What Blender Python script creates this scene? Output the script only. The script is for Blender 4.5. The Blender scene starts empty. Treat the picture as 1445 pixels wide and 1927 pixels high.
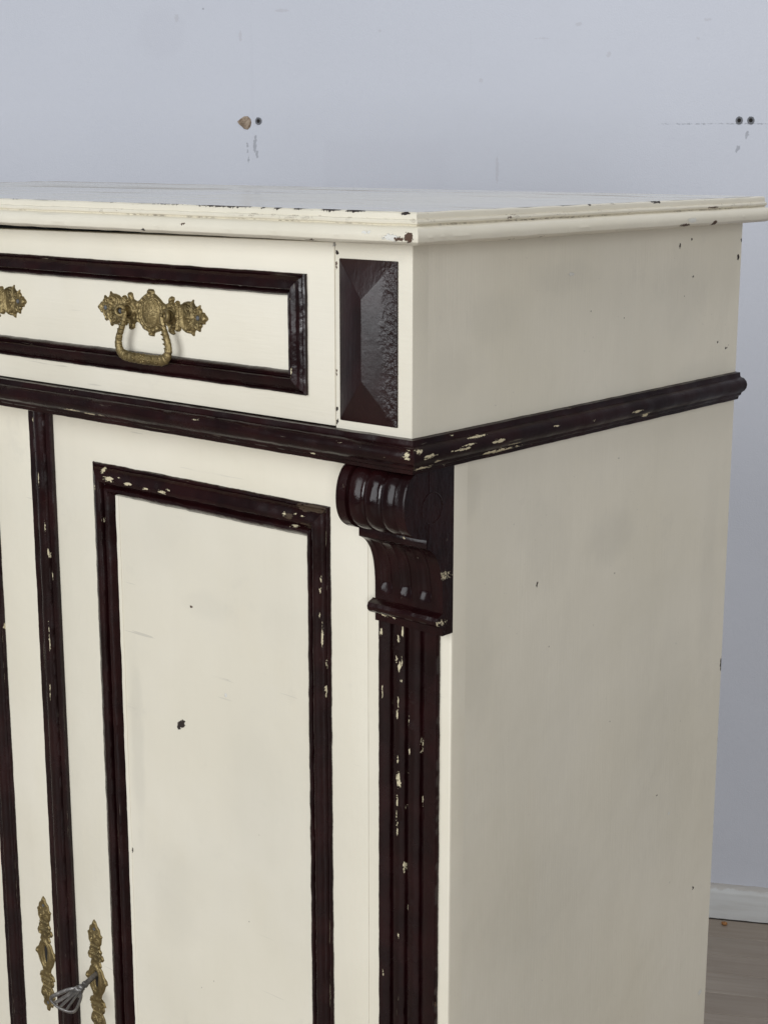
import bpy, bmesh, math
import numpy as np
from mathutils import Vector, noise, Matrix

C = bpy.context.scene
COL = C.collection
Z0 = 1.10                      # height of the waist line of the cabinet above the floor
# ---------------------------------------------------------------- camera
cam_d = bpy.data.cameras.new('camera'); cam = bpy.data.objects.new('camera', cam_d); COL.objects.link(cam)
cam.location = (0.7734, -0.9258, 0.2170 + Z0)
cam.rotation_euler = (math.radians(90 - 12.7935), 0, math.radians(40.8863))
cam_d.sensor_fit = 'VERTICAL'; cam_d.sensor_height = 36.0
cam_d.lens = 36.0 * 3018.185 / 1927.0
cam_d.clip_start = .05; cam_d.clip_end = 60
C.camera = cam
# ---------------------------------------------------------------- ambient light of the room
world = bpy.data.worlds.new('World'); C.world = world; world.use_nodes = True
bg = world.node_tree.nodes['Background']
bg.inputs[0].default_value = (0.93, 0.96, 1.0, 1); bg.inputs[1].default_value = 0.14
# ---------------------------------------------------------------- lamps
def area(name, loc, target, sx, sy, watts, col, roll=0):
    d = bpy.data.lights.new(name, 'AREA'); d.shape = 'RECTANGLE'; d.size = sx; d.size_y = sy
    d.energy = watts; d.color = col
    o = bpy.data.objects.new(name, d); COL.objects.link(o)
    o.location = loc
    q = (Vector(target) - Vector(loc)).to_track_quat('-Z', 'Y')
    o.rotation_euler = q.to_euler(); return o
area('window_and_fill_light', (-1.15, -3.9, 2.15), (-.7, 0, 1.3), 2.7, 2.9, 113, (0.945, 0.975, 1.0))
area('window_and_fill_light', (3.0, -3.5, 1.75), (-.2, .6, 0.9), 1.3, 1.9, 98, (0.96, 0.98, 1.0))  # added fill from the right to lift the shaded wall, no window known there
area('ceiling_tube', (2.2, 0.1, 2.72), (2.05, 0.1, 0), 0.12, 1.8, 4.6, (1.0, 0.955, 0.89))
area('ceiling_tube', (3.05, 0.1, 2.72), (2.7, 0.1, 0), 0.12, 1.8, 4.6, (1.0, 0.955, 0.89))
area('wall_fill_light', (0.38, 0.55, 2.95), (-.25, 1.25, 0), 0.9, 0.9, 13, (0.97, 0.98, 1.0))  # added overhead fill to brighten wall and floor behind the cabinet
C.view_settings.view_transform = 'Standard'; C.view_settings.look = 'None'
C.view_settings.exposure = 0.0; C.view_settings.gamma = 1.0
try: C.view_settings.use_curve_mapping = False
except Exception: pass
C.render.engine = 'CYCLES'

# paint chips, knocks and marks: centre, radii, tone (0 old cream coat, 1 dark wood, 2 brown wood, 3 pale undercoat, 4 filler)
CH = {
  'waist_front': [(-.0957,-.0125,-.0222,0.00514,0.007,0.00104,0),(0.0058,-.0125,-.0099,0.00335,0.007,0.00327,0),(-.0628,-.0125,-.0083,0.00118,0.007,0.00044,0),(-.0405,-.0125,-.0094,0.00088,0.007,0.00054,0),(-.0154,-.0125,-.0142,0.00103,0.007,0.0004,0),(-.4002,-.0125,-.0183,0.0124,0.007,0.0008,0),(-.3735,-.0125,-.0194,0.0085,0.007,0.00078,0),(-.3585,-.0125,-.0192,0.00719,0.007,0.00078,0),(-.2801,-.0125,0.0056,0.00167,0.007,0.00056,0),(-.4542,-.0125,0.0022,0.00909,0.007,0.00061,0),(-.4068,-.0125,-.0007,0.00748,0.007,0.00059,0),(-.2278,-.0125,-.0083,0.00742,0.007,0.00037,0)],
  'waist_side': [(0.0115,0.0913,-.0124,0.007,0.00849,0.00156,0),(0.0115,0.0053,-.0126,0.007,0.00656,0.00179,0),(0.0115,0.0452,-.0125,0.007,0.01152,0.00091,0),(0.0115,0.1037,-.0224,0.007,0.02876,0.0019,0),(0.0115,0.0374,-.0244,0.007,0.00913,0.00122,0),(0.0115,0.0035,-.0227,0.007,0.01207,0.00179,0),(0.0115,0.3214,-.0199,0.007,0.00624,0.00213,0),(0.0115,0.2995,-.0138,0.007,0.00916,0.00088,0),(0.0115,0.1472,-.025,0.007,0.00908,0.00065,0),(0.0115,0.2303,-.0128,0.007,0.00282,0.00068,0),(0.0115,0.1734,-.0105,0.007,0.00531,0.00066,0),(0.0115,0.0546,-.01,0.007,0.00813,0.00061,0),(0.0115,0.0682,-.0059,0.007,0.01182,0.00062,0),(0.0115,0.1181,-.0187,0.007,0.00751,0.00048,0),(0.0115,-.0055,-.0074,0.007,0.00215,0.00236,0),(0.0115,0.0215,-.0187,0.007,0.00446,0.0009,0),(0.0115,0.041,-.0022,0.007,0.0057,0.00045,0),(0.0115,-.008,-.0209,0.007,0.00269,0.00118,1)],
  'door': [(-.4217,0.043,-.0858,0.00297,0.012,0.00303,0),(-.411,0.043,-.0927,0.00734,0.012,0.00227,0),(-.3831,0.043,-.0936,0.00526,0.012,0.00149,0),(-.3595,0.043,-.0944,0.00516,0.012,0.00111,0),(-.3349,0.043,-.0945,0.00551,0.012,0.00146,0),(-.3967,0.043,-.0887,0.00146,0.012,0.00112,0),(-.3259,0.043,-.0918,0.00137,0.012,0.00109,0),(-.1765,0.043,-.0917,0.0012,0.012,0.00204,0),(-.1555,0.043,-.0904,0.00117,0.012,0.00102,0),(-.1624,0.043,-.0896,0.00079,0.012,0.00068,0),(-.1677,0.043,-.1017,0.00316,0.012,0.00136,0),(-.1531,0.043,-.0985,0.00776,0.012,0.00237,1),(-.1479,0.043,-.0832,0.01683,0.012,0.00302,1),(-.1714,0.043,-.0928,0.00474,0.012,0.00272,1),(-.434,0.043,-.1042,0.00151,0.012,0.00192,0),(-.4247,0.043,-.1356,0.001,0.012,0.00192,0),(-.3973,0.043,-.4226,0.00203,0.012,0.00249,1),(-.3957,0.043,-.4381,0.00102,0.012,0.00251,1),(-.1357,0.043,-.1529,0.00077,0.012,0.00204,0),(-.1365,0.043,-.1754,0.00077,0.012,0.00172,0),(-.1349,0.043,-.1956,0.00047,0.012,0.01388,0),(-.132,0.043,-.2191,0.00039,0.012,0.00697,0),(-.1355,0.043,-.1435,0.00058,0.012,0.00204,0),(-.1329,0.043,-.2435,0.00047,0.012,0.00492,0),(-.395,0.043,-.2297,0.00099,0.012,0.00313,1),(-.5825,0.043,-.2345,0.00173,0.012,0.00338,0),(-.6011,0.043,-.2788,0.00118,0.012,0.00345,0),(-.1277,0.043,-.3508,0.0004,0.012,0.00363,0)],
  'pilaster': [(-.0716,0.0465,-.1789,0.0011,0.007,0.00298,0),(-.0529,0.0465,-.1816,0.00143,0.007,0.00295,0),(-.0483,0.0465,-.1733,0.00089,0.007,0.0033,0),(-.0517,0.0465,-.2049,0.00144,0.007,0.00372,0),(-.0546,0.0465,-.1986,0.00072,0.007,0.00297,0),(-.0488,0.0465,-.1997,0.00072,0.007,0.00296,0),(-.0493,0.0465,-.2165,0.00108,0.007,0.00186,0),(-.0528,0.0465,-.2388,0.00073,0.007,0.00677,0),(-.0539,0.0465,-.2476,0.00055,0.007,0.00302,0),(-.0526,0.0465,-.3029,0.00183,0.007,0.00307,0),(-.052,0.0465,-.3085,0.00219,0.007,0.00269,0),(-.0438,0.0465,-.2996,0.00109,0.007,0.00114,0),(-.0537,0.0465,-.3239,0.00074,0.007,0.00619,0),(-.0543,0.0465,-.3386,0.00059,0.007,0.00389,0),(-.0537,0.0465,-.3506,0.00051,0.007,0.00702,0),(-.0464,0.0465,-.3846,0.00048,0.007,0.00629,0),(-.0404,0.0465,-.2759,0.00058,0.007,0.00302,0),(-.0288,0.0465,-.2711,0.00043,0.007,0.00752,0),(-.0532,0.0465,-.2887,0.00073,0.007,0.00306,0),(-.0417,0.0465,-.2517,0.00036,0.007,0.0045,0),(-.0285,0.0465,-.3169,0.00036,0.007,0.0061,0),(-.0454,0.0465,-.3288,0.00044,0.007,0.00309,0),(-.0705,0.0465,-.2302,0.00037,0.007,0.00605,0),(-.0445,0.0465,-.4216,0.00056,0.007,0.00159,0),(-.0522,0.0465,-.4501,0.00056,0.007,0.00121,0),(-.0699,0.0465,-.4909,0.00058,0.007,0.00123,0),(-.0102,0.0465,-.5019,0.00145,0.007,0.00361,2),(-.0083,0.0465,-.2714,0.00052,0.007,0.00372,1)],
  'centre': [(-.5103,0.0425,-.2066,0.00105,0.007,0.00362,0),(-.5128,0.0425,-.1826,0.00079,0.007,0.0036,0),(-.5151,0.0425,-.1553,0.00052,0.007,0.00714,0),(-.516,0.0425,-.2731,0.00053,0.007,0.0139,0),(-.5185,0.0425,-.331,0.00054,0.007,0.00943,0),(-.5209,0.0425,-.1068,0.00052,0.007,0.00618,0),(-.4935,0.0425,-.3599,0.00158,0.007,0.00188,0),(-.5293,0.0425,-.0483,0.00157,0.007,0.00174,0)],
  'corbel': [(-.0608,0.03,-.1592,0.00463,0.02,0.00182,0),(-.0509,0.03,-.1591,0.00287,0.02,0.00181,0),(0.0013,0.03,-.116,0.00119,0.02,0.00436,0),(0.0079,0.03,-.1288,0.00108,0.02,0.00262,0),(-.0235,0.03,-.0849,0.00166,0.02,0.00131,0),(-.0275,0.03,-.0646,0.00077,0.02,0.00347,0),(0.0022,0.03,-.1545,0.00217,0.02,0.00309,0),(-.0904,0.03,-.0851,0.00471,0.02,0.00068,0),(-.0298,0.03,-.0562,0.00066,0.02,0.00347,0)],
  'pyramid': [(-.0447,-.004,0.0044,0.00166,0.007,0.00084,0)],
  'top': [(-.394,-.0212,0.1734,0.01122,0.0045,0.00167,1),(-.3176,-.0212,0.1732,0.00484,0.0045,0.00161,1),(-.2783,-.0212,0.1731,0.00699,0.0045,0.00158,1),(-.249,-.0212,0.1728,0.02248,0.0045,0.00156,1),(-.1796,-.0212,0.1722,0.03478,0.0045,0.00151,1),(-.1351,-.0212,0.172,0.00203,0.0045,0.00147,1),(-.1188,-.0212,0.1716,0.00399,0.0045,0.00146,1),(-.0637,-.0212,0.1717,0.01,0.0045,0.00142,1),(-.0389,-.0212,0.1715,0.00914,0.0045,0.0014,1),(0.0113,-.0212,0.1708,0.00405,0.0045,0.00137,1),(-.4527,-.0212,0.1732,0.0091,0.0045,0.00171,1),(-.0976,-.0212,0.1721,0.0052,0.0045,0.00145,1),(0.0043,-.029,0.1534,0.00811,0.006,0.00229,3),(0.012,-.029,0.1525,0.00503,0.006,0.00152,2),(0.021,-.029,0.154,0.00399,0.006,0.00378,2),(-.0793,-.029,0.1485,0.005,0.006,0.0008,2),(-.2691,-.029,0.1503,0.00202,0.006,0.00132,1),(-.2195,-.029,0.1566,0.0032,0.006,0.00086,2),(-.0199,-.029,0.1564,0.00417,0.006,0.00116,3),(0.0215,0.201,0.1714,0.003,0.00235,0.00056,1),(0.0215,0.236,0.1719,0.003,0.00408,0.00057,1),(0.0215,0.3035,0.1711,0.003,0.00702,0.00109,1),(0.0215,0.1635,0.1716,0.003,0.00225,0.00042,1),(0.029,0.0871,0.1475,0.006,0.00484,0.00081,2),(0.029,0.1273,0.1479,0.006,0.0029,0.00104,1),(0.029,0.3953,0.1495,0.006,0.00485,0.0024,2),(0.029,0.3524,0.1538,0.006,0.00744,0.00187,3),(0.029,0.3436,0.1499,0.006,0.00923,0.0014,2),(0.029,0.0866,0.1645,0.006,0.00414,0.00081,2),(0.029,0.3988,0.1637,0.006,0.01171,0.00096,2)],
  'upper_side': [(0,0.4942,0.1131,0.004,0.00212,0.00309,1),(0,0.384,0.1292,0.004,0.00095,0.00243,1),(-0,0.4046,0.1342,0.004,0.00116,0.00147,1),(0,0.4095,0.099,0.004,0.00147,0.00075,1),(0,0.4622,0.0334,0.004,0.00156,0.00078,1),(0,0.4785,0.0257,0.004,0.00211,0.00105,1),(0,0.4836,0.0279,0.004,0.00106,0.00053,1),(0,0.2089,0.113,0.004,0.00396,0.00134,3),(0,0.4999,0.1292,0.004,0.00213,0.00154,1)],
  'lower_side': [(0,0.4061,-.4391,0.004,0.0021,0.00147,3),(0,0.4882,-.6727,0.004,0.00351,0.00262,3),(0,0.4999,-.3043,0.004,0.00226,0.00709,1),(0,0.502,-.3864,0.004,0.00228,0.00606,1),(0,0.5035,-.4644,0.004,0.00173,0.00373,1),(0,0.0496,-.1914,0.004,0.00139,0.00409,2),(0,0.0506,-.3032,0.004,0.00213,0.00425,2),(0,0.0511,-.4876,0.004,0.00219,0.00302,2),(0,0.0507,-.2612,0.004,0.00141,0.0014,2),(0,0.4628,-.5414,0.004,0.00112,0.00187,1),(0,0.1686,-.1499,0.004,0.00079,0.00239,1),(0,0.3818,-.4119,0.004,0.00123,0.00116,1),(0,0.4628,-.542,0.004,0.00112,0.00125,1)],
  'front': [(-.0764,0,0.1376,0.0014,0.006,0.00204,1),(-.077,-0,0.1278,0.00067,0.006,0.00327,2),(-.0774,0,0.0151,0.00143,0.006,0.00213,1),(-.0769,0,0.0054,0.00143,0.006,0.00171,1),(-.0777,0,0.0447,0.00068,0.006,0.00253,2),(-.0791,0,0.1436,0.00224,0.006,0.00204,4)],
  'panel': [(-.3306,0.051,-.3244,0.00535,0.006,0.00328,1),(-.3338,0.051,-.3285,0.00307,0.006,0.00274,1),(-.3274,0.051,-.321,0.00305,0.006,0.00164,1),(-.2671,0.051,-.2803,0.00144,0.006,0.0021,3),(-.3115,0.051,-.2033,0.00148,0.006,0.00105,2),(-.4097,0.051,-.4789,0.001,0.006,0.00296,1)],
  'wall': [(-.8042,0,0.2311,0.00186,0.01,0.0087,0),(-.8053,0,0.2198,0.00279,0.01,0.01047,0),(-.8019,0,0.2067,0.00186,0.01,0.00699,0),(-.8183,0,0.2224,0.00186,0.01,0.00436,0),(-.8169,0,0.1979,0.0014,0.01,0.00701,0),(-.8186,0,0.211,0.00121,0.01,0.0035,0),(-.0117,0,0.2163,0.00328,0.01,0.0041,0),(-.014,0,0.2131,0.00164,0.01,0.00328,0),(0.0012,0,0.2384,0.00245,0.01,0.00489,0),(-.0002,0,0.2335,0.00164,0.01,0.00326,0),(-.0488,0,0.254,0.08583,0.01,0.00065,0),(0.0208,0,0.2538,0.01626,0.01,0.00081,0),(-.2189,0,0.3611,0.00335,0.01,0.00406,1),(-.3947,0,0.1816,0.00263,0.01,0.02127,1),(-.4229,0,0.3228,0.00348,0.01,0.00333,1),(-.068,0,0.412,0.00732,0.01,0.00199,1),(-.2682,0,0.4087,0.00505,0.01,0.00324,1),(-.8268,0,0.3978,0.00276,0.01,0.00848,1),(-.9373,0,0.4284,0.00373,0.01,0.00681,1),(-.8914,0,0.442,0.00185,0.01,0.00169,0),(-.5902,0,0.4029,0.00266,0.01,0.00166,1),(-.0815,0,0.3843,0.00245,0.01,0.0024,1),(-.3252,0,0.3876,0.0119,0.01,0.00098,1),(-.4409,0,0.3744,0.00174,0.01,0.0331,2),(-.808,0,0.3278,0.00277,0.01,0.10363,2),(-.7558,0,0.4372,0.01269,0.01,0.00251,1)],
}


# ---------------------------------------------------------------- node helpers
class NT:
    def __init__(s, name):
        s.m = bpy.data.materials.new(name); s.m.use_nodes = True; s.t = s.m.node_tree
        s.b = s.t.nodes['Principled BSDF']; s.tc = s.n('ShaderNodeTexCoord'); s.P = s.tc.outputs['Object']
    def n(s, kind, **kw):
        x = s.t.nodes.new(kind)
        for k, v in kw.items(): setattr(x, k, v)
        return x
    def put(s, sock, v):
        if isinstance(v, bpy.types.NodeSocket): s.t.links.new(v, sock)
        else: sock.default_value = v
    def math(s, op, a, b=0.0, c=0.0, clamp=False):
        x = s.n('ShaderNodeMath', operation=op, use_clamp=clamp)
        s.put(x.inputs[0], a); s.put(x.inputs[1], b); s.put(x.inputs[2], c); return x.outputs[0]
    def vec(s, op, a, b=None, c=None):
        x = s.n('ShaderNodeVectorMath', operation=op); s.put(x.inputs[0], a)
        if b is not None: s.put(x.inputs[1], b)
        if c is not None: s.put(x.inputs[2], c)
        return x.outputs['Value'] if op in ('LENGTH', 'DOT_PRODUCT') else x.outputs['Vector']
    def noise(s, scale, detail=2.0, rough=.5, stretch=None, P=None, off=0.0):
        p = P or s.P
        if stretch or off: p = s.vec('MULTIPLY_ADD', p, stretch or (1, 1, 1), (off, off * .7, off * 1.3))
        x = s.n('ShaderNodeTexNoise'); s.put(x.inputs['Vector'], p)
        x.inputs['Scale'].default_value = scale; x.inputs['Detail'].default_value = detail; x.inputs['Roughness'].default_value = rough
        return x.outputs['Fac']
    def ramp(s, v, lo, hi, a=0.0, b=1.0):
        x = s.n('ShaderNodeMapRange', interpolation_type='SMOOTHSTEP'); s.put(x.inputs[0], v)
        x.inputs[1].default_value = lo; x.inputs[2].default_value = hi; x.inputs[3].default_value = a; x.inputs[4].default_value = b
        return x.outputs[0]
    def mix(s, f, a, b):
        x = s.n('ShaderNodeMix', data_type='RGBA'); s.put(x.inputs[0], f)
        for i, v in ((6, a), (7, b)):
            s.put(x.inputs[i], v if isinstance(v, bpy.types.NodeSocket) else (*v, 1))
        return x.outputs[2]
    def chips(s, lst, rag=.9, freq=420.0, st=(1, 1, 1), cell=620.0):
        """mask of ragged spots, each an ellipsoid whose border is broken up by noise"""
        if not lst: return None
        vo = s.n('ShaderNodeTexVoronoi'); vo.inputs['Scale'].default_value = 1.0            # flakes break along angular cells
        k = tuple(cell * g for g in st); s.put(vo.inputs['Vector'], s.vec('MULTIPLY', s.P, k))
        pc = s.vec('MULTIPLY', vo.outputs['Position'], tuple(1/g for g in k))
        wn = s.n('ShaderNodeTexNoise'); s.put(wn.inputs['Vector'], s.P); wn.inputs['Scale'].default_value = 650.0; wn.inputs['Detail'].default_value = 3.0
        wob = s.vec('MULTIPLY', s.vec('SUBTRACT', wn.outputs['Color'], (.5, .5, .5)), tuple(.0022 / g for g in st))
        Pq = s.vec('ADD', s.vec('ADD', s.vec('MULTIPLY', pc, (.62,) * 3), s.vec('MULTIPLY', s.P, (.38,) * 3)), wob)
        acc = None
        for (x, y, z, a, b, c, t) in lst:
            d = s.vec('MULTIPLY_ADD', Pq, (1/a, 1/b, 1/c), (-x/a, -y/b, -z/c))
            l = s.vec('LENGTH', d)
            acc = l if acc is None else s.math('MINIMUM', acc, l)
        nz = s.noise(freq, 4.0, .65, stretch=st, off=3.1)
        v = s.math('ADD', acc, s.math('MULTIPLY', s.math('SUBTRACT', nz, .5), rag * 2))
        return s.ramp(v, .95, 1.0, 1.0, 0.0)
    def edge(s, radius=.0012):
        bv = s.n('ShaderNodeBevel', samples=4); bv.inputs['Radius'].default_value = radius
        g = s.n('ShaderNodeNewGeometry')
        return s.math('SUBTRACT', 1.0, s.vec('DOT_PRODUCT', bv.outputs[0], g.outputs['Normal']))
    def bump(s, h, dist, strength=1.0, prev=None):
        x = s.n('ShaderNodeBump'); x.inputs['Distance'].default_value = dist; x.inputs['Strength'].default_value = strength
        s.put(x.inputs['Height'], h)
        if prev is not None: s.t.links.new(prev, x.inputs['Normal'])
        return x.outputs[0]
    def done(s, col, rough, nrm=None, metal=0.0, spec=.5, coat=None):
        s.put(s.b.inputs['Base Color'], col if isinstance(col, bpy.types.NodeSocket) else (*col, 1))
        s.put(s.b.inputs['Roughness'], rough); s.put(s.b.inputs['Metallic'], metal)
        s.b.inputs['Specular IOR Level'].default_value = spec
        if coat: s.b.inputs['Coat Weight'].default_value = coat[0]; s.b.inputs['Coat Roughness'].default_value = coat[1]
        if nrm is not None: s.t.links.new(nrm, s.b.inputs['Normal'])
        return s.m

TONE = {0: (.60, .53, .36), 1: (.022, .013, .010), 2: (.085, .046, .028), 3: (.72, .71, .66), 4: (.42, .40, .36)}
def cream(name, chips=(), grain=(40, 40, 3), rough=.42, wear=0.0, seed=0.0, streak=0.0, base=(.790, .742, .628), flat=1.0, groove=None, rag=.9, smudge=()):
    """old cream gloss paint: brush marks, faint yellowing, specks, knocks down to the wood"""
    s = NT(name)
    big = s.noise(5.0, 3.0, .55, off=seed)
    mid = s.noise(1.0, 4.0, .6, stretch=tuple(g * .8 for g in grain), off=seed + 2)
    col = s.mix(s.ramp(big, .3, .7), tuple(c * k for c, k in zip(base, (.955, .950, .925))), base)
    col = s.mix(s.math('MULTIPLY', s.ramp(mid, .42, .75), .055), col, (.60, .55, .43))
    col = s.mix(s.math('MULTIPLY', s.ramp(s.noise(3.2, 3.0, .55, off=seed + 20), .42, .70), .20), col, (.60, .575, .50))   # patchy greying
    col = s.mix(s.math('MULTIPLY', s.ramp(s.noise(8.0, 4.0, .6, stretch=(1, 1, .5), off=seed + 22), .55, .75), .12), col, (.69, .60, .42))   # yellowed patches
    sm = s.noise(17.0, 5.0, .7, off=seed + 7)                                  # smudges
    col = s.mix(s.math('MULTIPLY', s.ramp(sm, .60, .78), .16), col, (.47, .45, .40))
    for (x, y, z, a, b, c, t) in smudge:                                       # single soft stains left by hands and damp
        dd = s.vec('LENGTH', s.vec('MULTIPLY_ADD', s.P, (1/a, 1/b, 1/c), (-x/a, -y/b, -z/c)))
        dd = s.math('ADD', dd, s.math('MULTIPLY', s.math('SUBTRACT', s.noise(30.0, 3.0, .6, off=seed + 31), .5), .9))
        col = s.mix(s.math('MULTIPLY', s.ramp(dd, .35, 1.1, 1.0, 0.0), .01 * t), col, (.40, .385, .34))
    vo = s.n('ShaderNodeTexVoronoi'); vo.inputs['Scale'].default_value = 58.0  # fly specks and pin holes
    s.put(vo.inputs['Vector'], s.P)
    rnd = s.n('ShaderNodeSeparateColor'); s.put(rnd.inputs[0], vo.outputs['Color'])
    size = s.math('MULTIPLY', s.math('POWER', rnd.outputs[0], 5.0), .050)
    sp = s.math('LESS_THAN', vo.outputs['Distance'], size)
    sp = s.math('MULTIPLY', sp, s.math('GREATER_THAN', rnd.outputs[1], .86))
    col = s.mix(s.math('MULTIPLY', sp, .75), col, (.16, .13, .10))
    scr = s.noise(1.0, 2.0, .5, stretch=(9, 260, 260), off=seed + 4)           # hairline scuffs
    scm = s.math('MULTIPLY', s.ramp(scr, .715, .74), s.ramp(s.noise(9.0, off=seed + 9), .5, .6))
    col = s.mix(s.math('MULTIPLY', scm, .35), col, (.38, .36, .32))
    if streak:
        w = s.noise(1.0, 3.0, .55, stretch=(3.2, 24, 24), off=seed + 12); w2 = s.noise(1.0, 3.0, .6, stretch=(2.2, 9, 9), off=seed + 17)
        wm = s.math('MULTIPLY', s.ramp(w, .50, .62), s.ramp(w2, .46, .60))
        col = s.mix(s.math('MULTIPLY', wm, streak), col, (.25, .205, .155))
    hgt = s.math('ADD', s.math('MULTIPLY', mid, .6), s.math('MULTIPLY', s.noise(1.0, 3.0, .6, stretch=tuple(g * 9 for g in grain), off=seed + 5), .4))
    nrm = s.bump(hgt, .0009, .45*flat)
    nrm = s.bump(s.noise(26.0, 2.0, off=seed), .004, .22*flat, nrm)
    rg = s.ramp(big, .3, .7, rough - .05, rough + .08)
    if streak: rg = s.math('ADD', rg, s.math('MULTIPLY', wm, .22))
    masks = []
    if wear:
        e = s.ramp(s.edge(.0011), .035, .10)
        wn = s.ramp(s.noise(95.0, 4.0, .65, off=seed + 1), .565, .60)
        wl = s.ramp(s.noise(11.0, 2.0, off=seed + 6), .46, .56)
        mk = s.math('MULTIPLY', s.math('MULTIPLY', e, wn), s.math('MULTIPLY', wl, wear))
        col = s.mix(mk, col, (.13, .085, .055)); masks.append(mk)
        gr = s.math('MULTIPLY', s.ramp(s.edge(.0022), .03, .16), s.ramp(s.noise(60.0, 4.0, .7, off=seed + 8), .50, .72))
        col = s.mix(s.math('MULTIPLY', gr, .45), col, (.40, .36, .30))
    if groove:                                                                 # dirt lodged in the quirk of the rim
        sp3 = s.n('ShaderNodeSeparateXYZ'); s.put(sp3.inputs[0], s.P)
        g0 = s.ramp(s.math('ABSOLUTE', s.math('SUBTRACT', sp3.outputs[2], groove)), .0003, .0011, 1.0, 0.0)
        gn = s.math('MULTIPLY', s.ramp(s.noise(230.0, 4.0, .7, off=seed + 14), .46, .60), s.ramp(s.noise(12.0, 2.0, off=seed + 15), .40, .60))
        col = s.mix(s.math('MULTIPLY', s.math('MULTIPLY', g0, gn), .75), col, (.27, .23, .18))
    for t in (4, 3, 2, 1):
        sub = [c for c in chips if c[6] == t]
        if sub:
            mk = s.chips(sub, rag); col = s.mix(mk, col, TONE[t]); masks.append(mk)
    if masks:
        tot = masks[0]
        for mk in masks[1:]: tot = s.math('MAXIMUM', tot, mk)
        nrm = s.bump(s.math('SUBTRACT', 1.0, tot), .0006, .9, nrm)
        rg = s.mix(tot, s.mix(1.0, (0, 0, 0), rg), (.75, .75, .75))
    return s.done(col, rg, nrm, spec=.5)

def dark(name, chips=(), grain=(60, 60, 4), rough=.18, wear=.5, seed=0.0, rough_side=False, spec=.32):
    """thick maroon-black gloss over the older cream coat"""
    s = NT(name)
    big = s.noise(22.0, 3.0, .6, off=seed)
    col = s.mix(s.ramp(big, .35, .68), (.0080, .0019, .0023), (.0175, .0040, .0044))
    br = s.noise(1.0, 4.0, .62, stretch=tuple(g * 4 for g in grain), off=seed + 3)
    nrm = s.bump(br, .0008, .28)
    nrm = s.bump(s.noise(90.0, 3.0, .6, off=seed + 5), .0010, .25, nrm)
    rg = s.ramp(s.noise(40.0, 3.0, off=seed + 2), .3, .7, rough - .06, rough + .13)
    if rough_side:                                     # blistered paint running down the right facet
        sep = s.n('ShaderNodeSeparateXYZ'); s.put(sep.inputs[0], s.P)
        zone = s.math('ADD', sep.outputs[0], s.math('MULTIPLY', s.math('SUBTRACT', s.noise(60.0, 3.0, off=9.0), .5), .014))
        zn = s.ramp(zone, -.0310, -.0155)
        bl = s.noise(235.0, 3.0, .5, stretch=(1.2, 1, .8), off=1.0)
        nrm = s.bump(s.math('MULTIPLY', s.ramp(bl, .34, .68), zn), .0012, .7, nrm)
        rg = .30
    masks = []
    if wear:
        e = s.ramp(s.edge(.0012), .05, .14)
        wn = s.ramp(s.noise(1.0, 4.0, .6, stretch=tuple(g * 3.2 for g in grain), off=seed + 1), .60, .63)
        wl = s.ramp(s.noise(9.0, 2.0, off=seed + 6), .47, .60)
        mk = s.math('MULTIPLY', s.math('MULTIPLY', e, wn), s.math('MULTIPLY', wl, wear))
        col = s.mix(mk, col, TONE[0]); masks.append(mk)
        sc = s.noise(1.0, 3.0, .6, stretch=tuple(g * 6 for g in grain), off=seed + 11)
        mk = s.math('MULTIPLY', s.ramp(sc, .70, .72), s.math('MULTIPLY', s.ramp(s.noise(14.0, 2.0, off=seed + 13), .52, .62), wear * .6))
        col = s.mix(mk, col, (.40, .36, .27))
    for t in (3, 2, 1, 0):
        sub = [c for c in chips if c[6] == t]
        if sub:
            mk = s.chips(sub, st=tuple(.30 if g < 15 else 1.15 for g in grain)); col = s.mix(mk, col, {1: (.055, .034, .020)}.get(t, TONE[t])); masks.append(mk)
    if masks:
        tot = masks[0]
        for mk in masks[1:]: tot = s.math('MAXIMUM', tot, mk)
        nrm = s.bump(s.math('SUBTRACT', 1.0, tot), .0007, 1.0, nrm)
        rg = s.mix(tot, s.mix(1.0, (0, 0, 0), rg) if isinstance(rg, bpy.types.NodeSocket) else (rg, rg, rg), (.6, .6, .6))
    return s.done(col, rg, nrm, spec=spec)

def metal(name, a, b, rough=.45, metallic=.85, scale=160.0, bump=.0006):
    s = NT(name)
    n1 = s.noise(scale, 4.0, .65)
    col = s.mix(s.ramp(n1, .35, .68), a, b)
    col = s.mix(s.math('MULTIPLY', s.ramp(s.noise(scale * .35, 3.0, off=4.0), .52, .7), .6), col, tuple(c * .35 for c in a))
    nrm = s.bump(s.noise(scale * 4, 3.0, .6), bump, .6)
    return s.done(col, s.ramp(n1, .3, .7, rough + .14, rough - .06), nrm, metal=metallic)

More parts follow.
